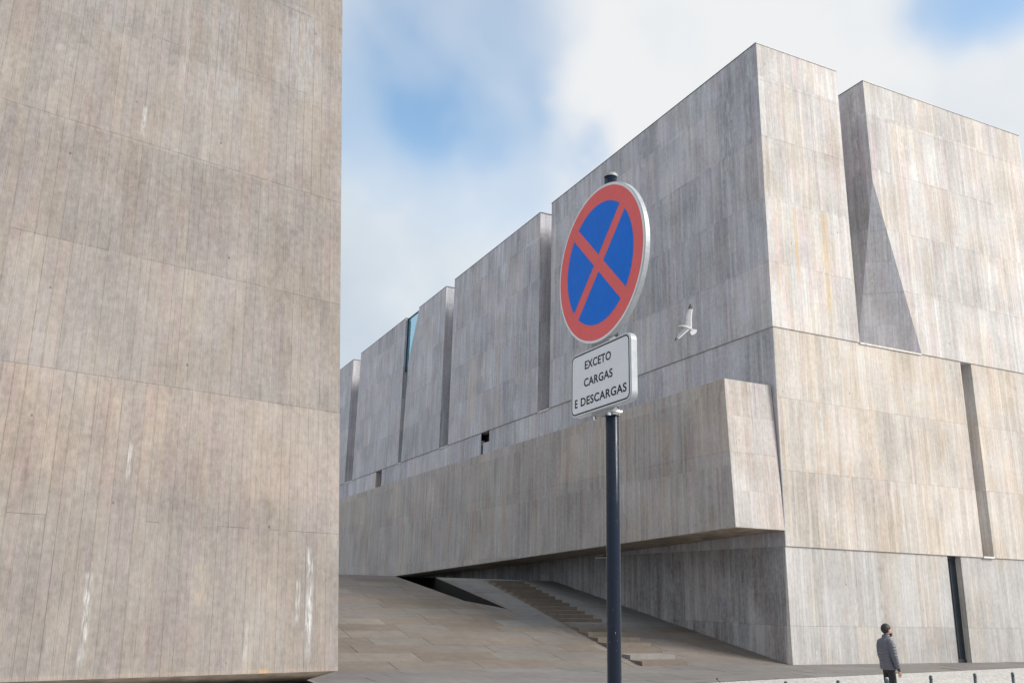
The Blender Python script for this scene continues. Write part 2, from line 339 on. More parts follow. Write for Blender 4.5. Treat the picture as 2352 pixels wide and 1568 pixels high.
def spread(a, b, w_, j=.25):
    n = max(1, round((b-a)/w_)); xs = [a+(b-a)*i/n for i in range(n+1)]
    for i in range(1, n): xs[i] += random.uniform(-j, j)*(b-a)/n
    return xs
def rows_between(a, b, zs): return [a]+[z for z in zs if a+.3 < z < b-.3]+[b]
LIFTS = [1.25, 3.9, 6.55, 9.2, 11.87, 14.45, 17.1, 19.75, 22.3]
TOP = 23.95; MID = 11.87; LOW = 3.9

# ------------------------------------------------------------------ the large concrete building
B = empty('concrete_building', (2, 6, 0))
tag(B, 'big pale board-marked concrete building of tall blocks behind the no-stopping sign', 'building')
def core(name, boxes, m, mw=I4, parent=B):
    mb = MB()
    for a, b in boxes: mb.box(a, b)
    return mb.build(name, m, parent, mw)
ms_, ml_ = M['street'], M['shade']
E_ = .02
def long_box(y0, y1, z0, z1, x0, x1): return ((-y1, x0, z0), (-y0, x1, z1))
# upper blocks
t1 = core('tower_block', [((E_, E_, MID), (4.37-E_, 17.62, TOP-.01))], ms_)
panels(t1, 'concrete_panel', rect(0, 4.37, MID, TOP), [0, 1.3, 2.75, 4.37], rows_between(MID, TOP, LIFTS), ms_, I4, out_=0., stag=.12)
panels(t1, 'concrete_panel', rect(-17.62, 0, MID, TOP), spread(-17.62, 0, 2.2), rows_between(MID, TOP, LIFTS), ml_, LM, out_=0., stag=.25)
MB().box((-.02, -.02, TOP), (4.39, 17.64, TOP+.035)).build('roof_flashing', M['flash'], t1, I4)
def long_block(name, y0, y1, wp, hull=None, deep=9.):
    """block of the long facade between y0 and y1"""
    hull = hull or rect(-y1, -y0, MID, TOP)
    mb = MB(); ins = [(max(-y1+E_, min(-y0-E_, u_)), v_) for u_, v_ in hull]
    mb.prism(ins, lambda p, d: (p[0], d, p[1]), E_, deep)
    b_ = mb.build(name, ml_, B, LM)
    panels(b_, 'concrete_panel', hull, spread(-y1, -y0, wp), rows_between(MID, TOP, LIFTS), ml_, LM, out_=0., stag=.25)
    y_top0 = min(-p[0] for p in hull if p[1] > TOP-.1); y_top1 = max(-p[0] for p in hull if p[1] > TOP-.1)
    MB().box((-.02, y_top0-.02, TOP), (deep, y_top1+.02, TOP+.035)).build('roof_flashing', M['flash'], b_, I4)
    return b_
long_block('tower_block', 19.03, 32.5, 2.3)
long_block('tower_block', 34.15, 42.4, 2.2, hull=[(-42.4, MID), (-34.15, MID), (-34.15, TOP), (-40.0, TOP), (-42.0, 19.9)])
long_block('tower_block', 43.2, 56.25, 3.2)
long_block('tower_block', 58.85, 76., 4.5)
core('recessed_wall', [((2.2, 12., MID), (9.5, 77, TOP-.8)), ((4.3, 4.5, MID), (6.4, 12.2, TOP-.8)), ((2.2, 6., MID), (4.3, 12.2, TOP-.8))], ms_)
# glass at the head of one slot
gl = MB().box((.22, 40.6, 19.4), (.24, 43.25, TOP-.12)).build('slot_glass', M['skyglass'], B, I4)
MB().box((.16, 43.13, 19.4), (.3, 43.22, TOP-.05)).box((.16, 40.6, TOP-.12), (.3, 43.1, TOP-.03)).build('glass_frame', M['frame'], gl, I4)
# second street tower with its cut corner
P_, Q_, S_ = (5.93, 0, 19.2), (7.80, 0, MID), (5.93, 1.6, MID)
vs = [(5.93, 0, TOP), (16.15, 0, TOP), (16.15, 12, TOP), (5.93, 12, TOP), (16.15, 0, MID), (16.15, 12, MID), (5.93, 12, MID), P_, Q_, S_]
t2 = MB().add([(x, y+E_, z) for x, y, z in vs], [(3, 2, 1, 0), (0, 1, 4, 8, 7), (1, 2, 5, 4), (2, 3, 6, 5), (3, 0, 7, 9, 6), (7, 8, 9), (4, 5, 6, 9, 8)]).build('tower_block', ml_, B, I4)
panels(t2, 'concrete_panel', [(7.80, MID), (16.15, MID), (16.15, TOP), (5.93, TOP), (5.93, 19.2)], [5.93, 7.3, 8.9, 10.4, 12.1, 13.6, 15., 16.15], rows_between(MID, TOP, LIFTS), ms_, I4, out_=0., stag=.2)
panels(t2, 'concrete_panel', [(-12, MID), (-1.6, MID), (0, 19.2), (0, TOP), (-12, TOP)], [-12, -6, -2.6, 0], rows_between(MID, TOP, LIFTS), ml_, Matrix.Translation((5.93, 0, 0)) @ LM, out_=0., jit=.002)
e1 = (Vector(S_)-Vector(Q_)).normalized(); nf = (Vector(Q_)-Vector(P_)).cross(Vector(S_)-Vector(P_)).normalized()   # nf points into the block
e3 = e1.cross(nf)*-1
if e3.z < 0: e3 = -e3
ex = nf.cross(e3)
FM = Matrix(((ex.x, nf.x, e3.x, Q_[0]), (ex.y, nf.y, e3.y, Q_[1]), (ex.z, nf.z, e3.z, Q_[2]), (0, 0, 0, 1))); FI = FM.inverted()
tri = [FI @ Vector(q) for q in (P_, S_, Q_)]; tri = [(q.x, q.z) for q in tri]
if (tri[1][0]-tri[0][0])*(tri[2][1]-tri[0][1])-(tri[1][1]-tri[0][1])*(tri[2][0]-tri[0][0]) < 0: tri = tri[::-1]
x0_, x1_ = min(q[0] for q in tri), max(q[0] for q in tri)
panels(t2, 'cut_panel', tri, [x0_-.01, x1_+.01], [0, 2.6, 5.25, 7.95], ml_, FM, out_=0., jit=.002, vgap=.012)
MB().box((5.91, -.02, TOP), (16.17, 12.02, TOP+.035)).build('roof_flashing', M['flash'], t2, I4)
# middle storeys
mid = core('middle_storeys', [((.6, .6, LOW), (10.10, 70, MID)), ((.06, .06, LOW), (10.10, .61, MID-.001)), ((.07, .3, LOW), (.61, 25.62, MID-.001)), ((.07, 28.0, LOW), (.61, 47.42, MID-.001)), ((.07, 49.0, LOW), (.61, 70, MID-.001)), ((.07, 25.6, LOW), (.61, 28.1, 9.6)), ((.07, 47.4, LOW), (.61, 49.1, 9.6)), ((10.75, .06, LOW), (34, 70, MID-.001)), ((10.0, .95, LOW+.001), (10.85, 69, MID-.002))], ms_)
for a, b in ((0.03, 10.10), (10.75, 34.)):
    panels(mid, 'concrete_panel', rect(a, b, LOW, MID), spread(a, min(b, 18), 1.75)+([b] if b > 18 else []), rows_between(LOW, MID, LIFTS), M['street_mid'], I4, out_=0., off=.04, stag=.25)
NW = rect(-70, -.03, 9.4, MID-.02)
for hull in (rect(-25.62, -.03, 9.4, MID-.02), rect(-47.42, -26.9, 9.4, MID-.02), rect(-75, -49.0, 9.4, MID-.02), rect(-28.0, -25.6, 9.4, 11.35), ):
    u0, u1 = hull[0][0], hull[1][0]
    if u1-u0 < 3: continue
    panels(mid, 'concrete_panel', hull, spread(u0, u1, 3.), [9.4, MID-.02], ml_, LM, out_=0., off=.05, stag=.2)
# small window notches in the band
nt = MB().box((.5, 25.58, 9.5), (.58, 28.05, MID-.05)).box((.12, 26.57, 9.5), (.5, 26.91, 11.1)).build('notch_shade', M['shade_black'], mid, I4)  # near-black back and slit block, painted in place of shade
MB().box((.055, 26.92, 9.5), (.31, 28.02, 11.40)).box((.052, 25.60, 9.5), (.30, 26.56, 11.18)).build('notch_parapet', ml_, mid, I4)
MB().box((.5, 47.35, 9.5), (.58, 49.05, MID-.05)).build('notch_shade', M['shade_black'], mid, I4)
panels(mid, 'concrete_panel', rect(-12, -.03, LOW, 9.4), spread(-12, -.03, 2.2), rows_between(LOW, 9.4, LIFTS), ml_, LM, out_=0., off=.05, stag=.2)
# ground storey with the slot door and the sharpened corner
low = core('ground_storey', [((.16, .35, -.3), (8.12, 70, LOW)), ((8.86, .12, -.3), (34, 69, LOW-.002)), ((.4, .12, -.301), (8.12, .5, LOW-.001)), ((8.1, .9, -.302), (8.9, 68, LOW-.003))], ms_)
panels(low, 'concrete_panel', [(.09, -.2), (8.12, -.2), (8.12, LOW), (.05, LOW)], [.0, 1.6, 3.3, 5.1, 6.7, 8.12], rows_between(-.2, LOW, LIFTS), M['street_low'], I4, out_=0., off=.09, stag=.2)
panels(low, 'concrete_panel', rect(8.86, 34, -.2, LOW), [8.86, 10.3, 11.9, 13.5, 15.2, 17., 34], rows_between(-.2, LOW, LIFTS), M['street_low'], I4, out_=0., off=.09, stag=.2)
MB().add([(.05, .09, LOW), (.09, .09, -.2), (.055, .32, -.2), (.055, .10, LOW), (.3, .3, -.2), (.3, .3, LOW)], [(0, 1, 2, 3), (1, 4, 2), (0, 3, 5), (1, 0, 5, 4), (2, 4, 5, 3)]).build('corner_arris', M['street_mid'], low, I4)
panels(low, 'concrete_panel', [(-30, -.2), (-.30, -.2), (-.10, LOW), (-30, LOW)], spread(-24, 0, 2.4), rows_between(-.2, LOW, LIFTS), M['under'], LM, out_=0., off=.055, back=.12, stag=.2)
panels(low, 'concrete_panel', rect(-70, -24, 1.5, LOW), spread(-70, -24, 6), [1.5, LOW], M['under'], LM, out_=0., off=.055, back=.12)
dg = MB().box((8.1, .34, 0), (8.9, .37, LOW-.01)).build('slot_door', M['glass'], low, I4)
MB().box((8.12, .31, 0), (8.86, .39, .12)).box((8.12, .31, LOW-.1), (8.86, .39, LOW-.012)).box((8.5, .315, .12), (8.53, .385, LOW-.1)).build('door_frame', M['frame'], dg, I4)
# beam over the ramp
XB = -2.15
hb = [(-.0, 4.43), (-.27, 9.66), (-70., 9.66), (-70., 1.85)]
hullb = [(-70., 1.85), (0, 4.43), (-.27, 9.66), (-70., 9.66)]
bm_ = MB().prism([(min(u_, -E_-(.27*(v_-4.43)/5.23)), v_+(E_ if v_ < 5 else 0)) for u_, v_ in hullb], lambda p, d: (p[0], d, p[1]), XB+E_, -.0).build('cantilever_beam', M['beam'], B, LM)
panels(bm_, 'concrete_panel', hullb, spread(-44, 0, 2.6)[0:], [1.5, 7.05, 9.66], M['beam'], Matrix.Translation((XB, 0, 0)) @ LM, out_=0., stag=.3)
panels(bm_, 'concrete_panel', rect(-70, -44, 2, 9.66), spread(-70, -44, 9), [2., 7.05, 9.66], M['beam'], Matrix.Translation((XB, 0, 0)) @ LM, out_=0., stag=.3)
lean = Matrix.Translation((0, .0, 4.43)) @ Matrix.Rotation(-math.atan2(.27, 5.23), 4, 'X')
panels(bm_, 'concrete_panel', rect(XB+.02, -.005, 0, 5.235), [XB, -1.05, 0], [0, 2.6, 5.235], M['beam'], lean, out_=0., off=-.002, jit=.002)
for i in range(44):                       # boards of the soffit
    y0 = .02+i*.5; z0 = 4.43-1.33*y0/36; z1 = 4.43-1.33*(y0+.49)/36; dz = random.uniform(.0, .012)
    MB().add([(XB+.01, y0, z0-dz), (-.01, y0, z0-dz), (-.01, y0+.485, z1-dz), (XB+.01, y0+.485, z1-dz), (XB+.01, y0, z0+.03), (-.01, y0, z0+.03), (-.01, y0+.485, z1+.03), (XB+.01, y0+.485, z1+.03)],
             [(3, 2, 1, 0), (4, 5, 6, 7), (0, 1, 5, 4), (1, 2, 6, 5), (2, 3, 7, 6), (3, 0, 4, 7)]).build('soffit_board', M['soffit'], bm_, I4)
for y0, y1 in ((17.66, 19.0), (32.54, 34.1), (42.45, 43.15), (56.3, 58.8)):
    MB().box((.0, y0, MID-.075), (2.1, y1, MID+.012)).build('slot_sill', M['sill'], mid, I4)
MB().box((4.39, -.012, MID-.05), (7.78, 1.6, MID+.012)).build('slot_sill', M['sill'], mid, I4)
MB().box((10.11, .0, LOW-.02), (10.74, .95, LOW+.05)).build('slot_sill', M['sill'], mid, I4)
# strip light on the passage wall
wl = empty('wall_light', (0.02, 12.1, 3.78)); tag(wl, 'slim white strip light on the passage wall under the concrete beam', 'light')
MB().box((-.10, -.6, 0), (-.0, .6, .06)).build('diffuser', M['fixture'], wl); MB().box((-.06, -.45, .06), (.03, -.05, .12)).build('bracket', M['frame'], wl)

# ------------------------------------------------------------------ ground
def gz(x, y):
    z = -.12*max(0, min(1, (-4.4-y)/5))
    d = math.hypot(x-CAM.x, y-CAM.y); t = max(0, min(1, (10-d)/7)); return z+.55*t*t*(3-2*t)
A_L = math.radians(12.2466); DL = Vector((math.cos(A_L), math.sin(A_L), 0)); NL = Vector((-math.sin(A_L), math.cos(A_L), 0)); P0 = Vector((-16.6598, -4.0816, .35))
def lp(s, n_): q = P0+DL*s+NL*n_; return (q.x, q.y)
PIT = [lp(-14, .25), (-17.05, -3.72), (-16.93, -3.0), (-16.95, -2.2), (-17.0, -1.5), (-17.25, -1.1), lp(-14, 4.6)]
gx = [-600, -300, -120, -60, -40, -34]+[-32+1.0*i for i in range(45)]+[14, 18, 24, 40, 80, 200, 600]
gy = [-600, -300, -120, -60, -42, -36]+[-34+1.0*i for i in range(40)]+[8, 12, 30, 80, 200, 600]
mb = MB()
for i in range(len(gx)-1):
    for j in range(len(gy)-1):
        for p in minus_convex(rect(gx[i], gx[i+1], gy[j], gy[j+1]), PIT):
            mb.add([(x, y, gz(x, y)-.012) for x, y in p], [tuple(range(len(p)))])
G = mb.build('ground', M['cobble'], None, I4, smooth=True); tag(G, kind='structure')
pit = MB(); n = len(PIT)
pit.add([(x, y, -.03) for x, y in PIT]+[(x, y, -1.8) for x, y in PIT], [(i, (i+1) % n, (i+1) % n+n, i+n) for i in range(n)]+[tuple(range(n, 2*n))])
tag(pit.build('sunken_pit', M['shade_black'], None, I4), kind='structure')  # near-black walls stand in for the shade under the building
kb = MB(); kp = PIT[1:6]
for (x0, y0), (x1, y1) in zip(kp[:-1], kp[1:]):
    d = Vector((x1-x0, y1-y0)).normalized(); nn = Vector((d.y, -d.x))*.10
    kb.add([(x0, y0, -.2), (x1, y1, -.2), (x1+nn.x, y1+nn.y, -.2), (x0+nn.x, y0+nn.y, -.2), (x0, y0, .03), (x1, y1, .03), (x1+nn.x, y1+nn.y, .03), (x0+nn.x, y0+nn.y, .03)],
           [(3, 2, 1, 0), (4, 5, 6, 7), (0, 1, 5, 4), (1, 2, 6, 5), (2, 3, 7, 6), (3, 0, 4, 7)])
tag(kb.build('kerb', M['step_pale'], None, I4), kind='structure')
# stone apron in front of the walls: edge runs slightly off the facade line
APR = [(-16.85, -4.95), (-8., -4.65), (9., -2.05), (20, .0), (20, .14), (-16.85, .14)]
ap = MB(); ap.add([(x, y, -.007) for x, y in APR], [tuple(range(6))])
AP = ap.build('apron_pavement', M['bed'], None, I4); tag(AP, kind='structure')
def slab(parent, name, p, zf, th, m, inset=.006):
    cx = sum(q[0] for q in p)/len(p); cy = sum(q[1] for q in p)/len(p)
    p = [(q[0]+max(-inset, min(inset, cx-q[0])), q[1]+max(-inset, min(inset, cy-q[1]))) for q in p]
    k_ = len(p); dz = random.uniform(-.004, .004)
    MB().add([(x, y, zf(x, y)+dz) for x, y in p]+[(x, y, zf(x, y)-th) for x, y in p], [tuple(range(k_)), tuple(range(2*k_-1, k_-1, -1))]+[(i, i+k_, (i+1) % k_+k_, (i+1) % k_) for i in range(k_)]).build(name, m, parent, I4)
for j in range(6):
    y1 = .14-j*1.0; y0 = y1-1.0; x = -16.85+random.uniform(-1.5, 0)
    while x < 16:
        w_ = random.uniform(1.7, 2.6); p = clip_convex(rect(x, x+w_, y0, y1), [(-16.85, -4.95), (-8., -4.65), (9., -2.05), (20, .0), (20, .14), (-16.85, .14)])
        if len(p) > 2 and area(p) > .05: slab(AP, 'paving_slab', p, lambda a, b: .004, .010, M['apron'])
        x += w_
# ramp
K = .165; Y0 = .17; YC = 17.0
def rz(x, y): return max(0, K*(min(y, YC)-Y0))
TR = [(-8.45, YC), (-7.42, 10.9), (-6.17, 9.2), (-6.40, YC)]      # trench, counter-clockwise
rb = MB()
for (y0, y1) in ((.12, YC), (YC, 75.)):
    for p in (minus_convex(rect(-34, .05, y0, y1), TR) if y1 <= YC else [rect(-34, .05, y0, y1)]):
        rb.add([(x, y, rz(x, y)-.03) for x, y in p], [tuple(range(len(p)))])
RP = rb.build('ramp', M['bed'], None, I4); tag(RP, kind='structure')
for j in range(17):
    y0 = .14+j*(YC-.14)/17; y1 = y0+(YC-.14)/17; x = -17.2+random.uniform(-1.5, 0)
    while x < .03:
        w_ = random.uniform(1.6, 2.7); x1 = min(x+w_, .05)
        if x1 > .05-.5: x1 = .05
        for p in minus_convex(rect(x, x1, y0, y1), TR):
            if area(p) > .03: slab(RP, 'paving_slab', p, rz, .028, M['slabgrey'] if (x+x1)/2 > -6.6+.0*y0 and y0 > 5.5 else M['slab'])
        x = x1
# trench walls and the dark cut that runs on under the upper terrace
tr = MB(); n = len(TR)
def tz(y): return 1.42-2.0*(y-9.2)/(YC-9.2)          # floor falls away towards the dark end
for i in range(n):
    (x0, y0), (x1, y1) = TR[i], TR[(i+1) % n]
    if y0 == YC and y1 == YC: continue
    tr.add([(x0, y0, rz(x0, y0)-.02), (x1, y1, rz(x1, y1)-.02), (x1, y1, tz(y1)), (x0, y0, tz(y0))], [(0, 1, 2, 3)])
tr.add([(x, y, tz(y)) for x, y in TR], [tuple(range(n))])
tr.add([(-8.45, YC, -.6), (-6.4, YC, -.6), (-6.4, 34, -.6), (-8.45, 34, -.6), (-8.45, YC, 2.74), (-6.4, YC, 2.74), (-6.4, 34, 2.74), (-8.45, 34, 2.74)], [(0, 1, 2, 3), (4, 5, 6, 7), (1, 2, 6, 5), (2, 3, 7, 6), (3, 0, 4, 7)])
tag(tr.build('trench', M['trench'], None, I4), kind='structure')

# stairs laid on the ramp
ST = empty('stair_flight', (-5, .3, 0)); tag(ST, 'long flight of low stone steps laid up the paved ramp beside the wall', 'stairs')
NS = 20
for i in range(NS):
    y0 = .22+i*.815; y1 = y0+.815; f_ = y0/16.3
    xl = -5.88+1.86*f_; xr = xl+1.72+.1*f_
    zt = rz(0, y1)+.012; zb0 = rz(0, y0)-.02; zb1 = rz(0, y1)-.02
    pale = i in (1, 7)
    st = MB().add([(xl, y0, zb0), (xr, y0, zb0), (xr, y1, zb1), (xl, y1, zb1), (xl, y0, zt), (xr, y0, zt), (xr, y1, zt), (xl, y1, zt)],
             [(3, 2, 1, 0), (4, 5, 6, 7), (0, 1, 5, 4), (1, 2, 6, 5), (2, 3, 7, 6), (3, 0, 4, 7)]).build('step', M['step_pale'] if pale else M['step'], ST, I4)
    if pale: st['label'] = 'bleached pale stone step'

# ------------------------------------------------------------------ the near building
NB = empty('near_building', (P0.x-4, P0.y+2, 0)); tag(NB, 'warm grey board-marked concrete building with a backward leaning wall, hovering over dark pit', 'building')
t_ = .14945; EL = (Vector((0, 0, 1))+NL*t_).normalized(); IN = EL.cross(DL)
NM = Matrix(((DL.x, IN.x, EL.x, P0.x), (DL.y, IN.y, EL.y, P0.y), (DL.z, IN.z, EL.z, P0.z), (0, 0, 0, 1)))
NMi = NM.inverted()
HT = 24.
def nb(s, n_, z): return NMi @ Vector((P0.x+DL.x*s+NL.x*n_, P0.y+DL.y*s+NL.y*n_, z))
fv = [Vector((-16, .02, 0)), Vector((-.02, .02, 0)), Vector((-.02, .02, HT)), Vector((-16, .02, HT)), nb(-16, 14, .35), nb(-.02, 14, .35), nb(-.02, 14, 24), nb(-16, 14, 24)]
MB().add(fv, [(0, 1, 2, 3), (5, 4, 7, 6), (1, 5, 6, 2), (4, 0, 3, 7), (3, 2, 6, 7)]).build('wall', M['near'], NB, NM)
sv = [nb(-16, .02, .35), nb(-.02, .02, .35), nb(-1.0, 2.6, -.42), nb(-16, 2.6, -.42), nb(-16, 14, .35), nb(-.02, 14, .35)]
MB().add(sv, [(0, 1, 2, 3), (3, 2, 5, 4), (1, 5, 2), (0, 3, 4)]).build('sloping_soffit', M['soffit'], NB, NM)
LV = [0, 2.98, 5.93, 8.85, 11.88, 15.04, 17.8, 20.6]
LV = [(0, 2.98, 5.93), (5.93, 8.85, 11.88), (11.88, 15.04, 17.8), (17.8, 20.6, 20.6)]
for v0, vm, v1 in LV:
    xs = [-9.0]
    while xs[-1] < -.3: xs.append(xs[-1]+random.choice((.21, .235, .26, .24)))
    xs[-1] = 0.; brk = False
    for x0, x1 in zip(xs[:-1], xs[1:]):
        if random.random() < .16: brk = not brk
        rows = [v0, vm, v1] if brk and vm < v1 else [v0, v1]
        panels(NB, 'concrete_board', rect(-9.0, 0, v0, v1), [x0, x1], rows, M['near'], NM, gap=random.choice((.0012, .0015, .003)), vgap=.004, out_=0., jit=.004)

# ------------------------------------------------------------------ traffic sign
PX, PY = -20.215, -21.101
gz0 = gz(PX, PY)-.012
S = empty('traffic_sign', (PX, PY, gz0)); tag(S, 'round red and blue no-stopping sign with white text plate on a dark post', 'traffic sign')
def paint(name, c, rough=.35):
    m, t, b = mat(name)
    tc = t.node('ShaderNodeTexCoord').outputs['Object']
    n1 = t.noise(tc, 9, 4); n2 = t.noise(tc, 160, 2); n3 = t.noise(tc, 30, 5, .7)
    cc_ = t.mix(t.mapr(n1, .3, .75), tuple(x*.94 for x in c), c)
    spk = t.m('MULTIPLY', t.mapr(n2, .70, .76), .35)
    cc_ = t.mix(spk, cc_, tuple(min(.9, x*.6+.3) for x in c))
    t.put(b.inputs['Base Color'], cc_); t.put(b.inputs['Roughness'], t.mapr(n3, .3, .7, rough-.08, rough+.12))
    b.inputs['Specular IOR Level'].default_value = .15
    return m
M['red'] = paint('sign_red', (.64, .12, .125)); M['blue'] = paint('sign_blue', (.0, .135, .60)); M['white'] = paint('sign_white', (.62, .64, .69)); M['ink'] = paint('sign_ink', (.022, .024, .03), .5)
M['galv'] = plain('galvanised_rim', (.35, .375, .40), .5, metal=.2, var=.1, scale=14)
M['clampgrey'] = plain('clamp_grey', (.20, .21, .22), .5)
M['capgrey'] = plain('cap_grey', (.30, .32, .34), .5)
M['bolt'] = plain('zinc_bolt', (.62, .63, .64), .25, metal=.9)
def pole_mat():
    m, t, b = mat('post_navy_paint')
    tc = t.node('ShaderNodeTexCoord').outputs['Object']
    sp = t.node('ShaderNodeSeparateXYZ'); t.put(sp.inputs[0], tc)
    n = t.noise(t.xyz(t.m('MULTIPLY', sp.outputs[0], 300.), t.m('MULTIPLY', sp.outputs[1], 300.), t.m('MULTIPLY', sp.outputs[2], 26.)), 1., 2, .6)
    patch = t.noise(tc, 5., 2)
    sc_ = t.m('MULTIPLY', t.mapr(n, .70, .74), t.mapr(patch, .52, .6))
    c = t.mix(t.noise(tc, 3., 3), (.010, .015, .028), (.017, .024, .04))
    t.put(b.inputs['Base Color'], t.mix(sc_, c, (.55, .58, .6))); b.inputs['Specular IOR Level'].default_value = .16
    t.put(b.inputs['Roughness'], t.mapr(t.noise(tc, 20., 4), .3, .7, .15, .3))
    return m
M['post'] = pole_mat()
ztop = 3.93
R0 = .0295
po = MB().tube([(PX, PY, gz0-.02), (PX, PY, ztop)], R0, 40).build('post', M['post'], S, I4, True)
MB().tube([(PX, PY, ztop-.001), (PX, PY, ztop-.001), (PX, PY, ztop+.012), (PX, PY, ztop+.015)], [R0+.0005, R0+.0035, R0+.0035, R0-.003], 40).build('post_cap', M['capgrey'], po, I4)
MB().tube([(PX, PY, gz0), (PX, PY, gz0+.012)], .06, 24).build('base_plate', M['galv'], po, I4)
# sign plane: faces -X, its left-to-right axis is -Y; local (a, b) -> world
OFF = .065
def sg(a, b, d): return (PX-OFF-d, PY-a+.001, b)
ZC = 3.489; RD = .373
def arc(r_, a0, a1, n_): return [(r_*math.cos(a0+(a1-a0)*i/n_), r_*math.sin(a0+(a1-a0)*i/n_)) for i in range(n_+1)]
circ = arc(RD, 0, 2*math.pi, 96)[:-1]
def disc_ring(r_): return [(x, y+ZC) for x, y in arc(r_, 0, 2*math.pi, 96)[:-1]]
D = MB(); n = 96
rings = [(RD-.012, -.027), (RD-.003, -.027), (RD, -.024), (RD, -.003), (RD-.003, 0.0)]
vs = []
for r_, d in rings: vs += [sg(a, b, d) for a, b in disc_ring(r_)]
fs = [(k_*n+i, k_*n+(i+1) % n, (k_+1)*n+(i+1) % n, (k_+1)*n+i) for k_ in range(len(rings)-1) for i in range(n)]
fs += [tuple(range(4*n, 5*n))]
vs += [sg(a, b, -.004) for a, b in disc_ring(RD-.012)]; fs += [(i, (i+1) % n, 5*n+(i+1) % n, 5*n+i) for i in range(n)]+[tuple(range(5*n, 6*n))]
rd = D.add(vs, fs).build('round_panel', M['galv'], S, I4)
def flat(poly, d0, d1, name, m, parent): return MB().prism([(a, b) for a, b in poly], lambda p, d: sg(p[0], p[1], d), d0, d1).build(name, m, parent, I4)
flat(disc_ring(RD-.004), .0002, .0010, 'white_face', M['white'], rd)
flat(disc_ring(RD-.0145), .0010, .0018, 'red_ring', M['red'], rd)
RBl = .287; hw = .029
for q in range(4):
    a0 = math.asin(hw/RBl); th = math.pi/4+q*math.pi/2
    pts = [(hw, hw)]+arc(RBl, a0, math.pi/2-a0, 28)
    pts = [(x*math.cos(th)-y*math.sin(th), x*math.sin(th)+y*math.cos(th)+ZC) for x, y in pts]
    flat(pts, .0018, .0025, 'blue_sector', M['blue'], rd)
# plate
PW, PH, PZ = .503, .295, 2.957
def rrect(w_, h_, r_, n_=8):
    o = []
    for cx, cy, a0 in ((w_/2-r_, h_/2-r_, 0), (-w_/2+r_, h_/2-r_, .5), (-w_/2+r_, -h_/2+r_, 1), (w_/2-r_, -h_/2+r_, 1.5)):
        o += [(cx+r_*math.cos(math.pi*(a0+.5*i/n_)), cy+r_*math.sin(math.pi*(a0+.5*i/n_))+PZ) for i in range(n_+1)]
    return o
pr = [(rrect(PW-.02, PH-.02, .028), -.033), (rrect(PW-.004, PH-.004, .036), -.033), (rrect(PW, PH, .038), -.029), (rrect(PW, PH, .038), -.003), (rrect(PW-.006, PH-.006, .035), 0)]
n = len(pr[0][0]); vs = []
for p, d in pr: vs += [sg(a, b, d) for a, b in p]
fs = [(k_*n+i, k_*n+(i+1) % n, (k_+1)*n+(i+1) % n, (k_+1)*n+i) for k_ in range(4) for i in range(n)]+[tuple(range(4*n, 5*n))]
vs += [sg(a, b, -.004) for a, b in pr[0][0]]; fs += [(i, (i+1) % n, 5*n+(i+1) % n, 5*n+i) for i in range(n)]+[tuple(range(5*n, 6*n))]
tp = MB().add(vs, fs).build('text_plate', M['galv'], S, I4)
flat(rrect(PW-.008, PH-.008, .034), .0002, .0010, 'white_face', M['white'], tp)
ro, ri = rrect(PW-.017, PH-.017, .030), rrect(PW-.030, PH-.030, .024)
vs = [sg(a, b, .0010) for a, b in ro]+[sg(a, b, .0010) for a, b in ri]+[sg(a, b, .0016) for a, b in ro]+[sg(a, b, .0016) for a, b in ri]
fs = []
for i in range(n):
    j = (i+1) % n; fs += [(2*n+i, 2*n+j, 3*n+j, 3*n+i), (i, j, 2*n+j, 2*n+i), (n+i, n+j, 3*n+j, 3*n+i), (i, j, n+j, n+i)]
MB().add(vs, fs).build('black_border', M['ink'], tp, I4)
def text(body, cx, cz, wid, hgt):
    cu = bpy.data.curves.new('lettering', 'FONT'); cu.body = body; cu.size = 1; cu.offset = .020; cu.extrude = .01; cu.resolution_u = 4; cu.space_character = 1.06
    ob = bpy.data.objects.new('tmp', cu); col.objects.link(ob)
    dg_ = bpy.context.evaluated_depsgraph_get(); me = bpy.data.meshes.new_from_object(ob.evaluated_get(dg_))
    bpy.data.objects.remove(ob); bpy.data.curves.remove(cu)
    xs = [v.co.x for v in me.vertices]; ys = [v.co.y for v in me.vertices]
    x0, x1, y0, y1 = min(xs), max(xs), min(ys), max(ys)
    for v in me.vertices:
        a = cx+((v.co.x-x0)/(x1-x0)-.5)*wid; b = cz+((v.co.y-y0)/(y1-y0)-.5)*hgt
        v.co = sg(a, b, .0011+.0006*(v.co.z > 0))
    me.materials.clear(); link('lettering', me, M['ink'], tp, I4)
text('EXCETO', -.012, PZ+.078, .222, .039)
text('CARGAS', -.010, PZ-.002, .242, .039)
text('E', -.200, PZ-.086, .023, .039)
text('DESCARGAS', .030, PZ-.086, .378, .039)
# clamps
def clampz(z):
    c = MB().tube([(PX, PY, z-.014), (PX, PY, z+.014)], R0+.004, 32).box((PX-OFF+.005, PY-.075, z-.011), (PX-R0+.004, PY+.075, z+.011)).box((PX-R0, PY-.045, z-.014), (PX+.0, PY+.045, z+.014)).build('clamp', M['clampgrey'], S, I4)
    for s_ in (-.06, .06): MB().tube([(PX-OFF+.012, PY+s_, z-.012), (PX-OFF+.012, PY+s_, z-.026)], .008, 6).tube([(PX-.03, PY+s_*.66, z), (PX+.022, PY+s_*.66, z)], .006, 8).build('bolt', M['bolt'], c, I4)
for z in (PZ-PH/2-.006, PZ+PH/2+.012, ZC-.16, ZC+.16): clampz(z)

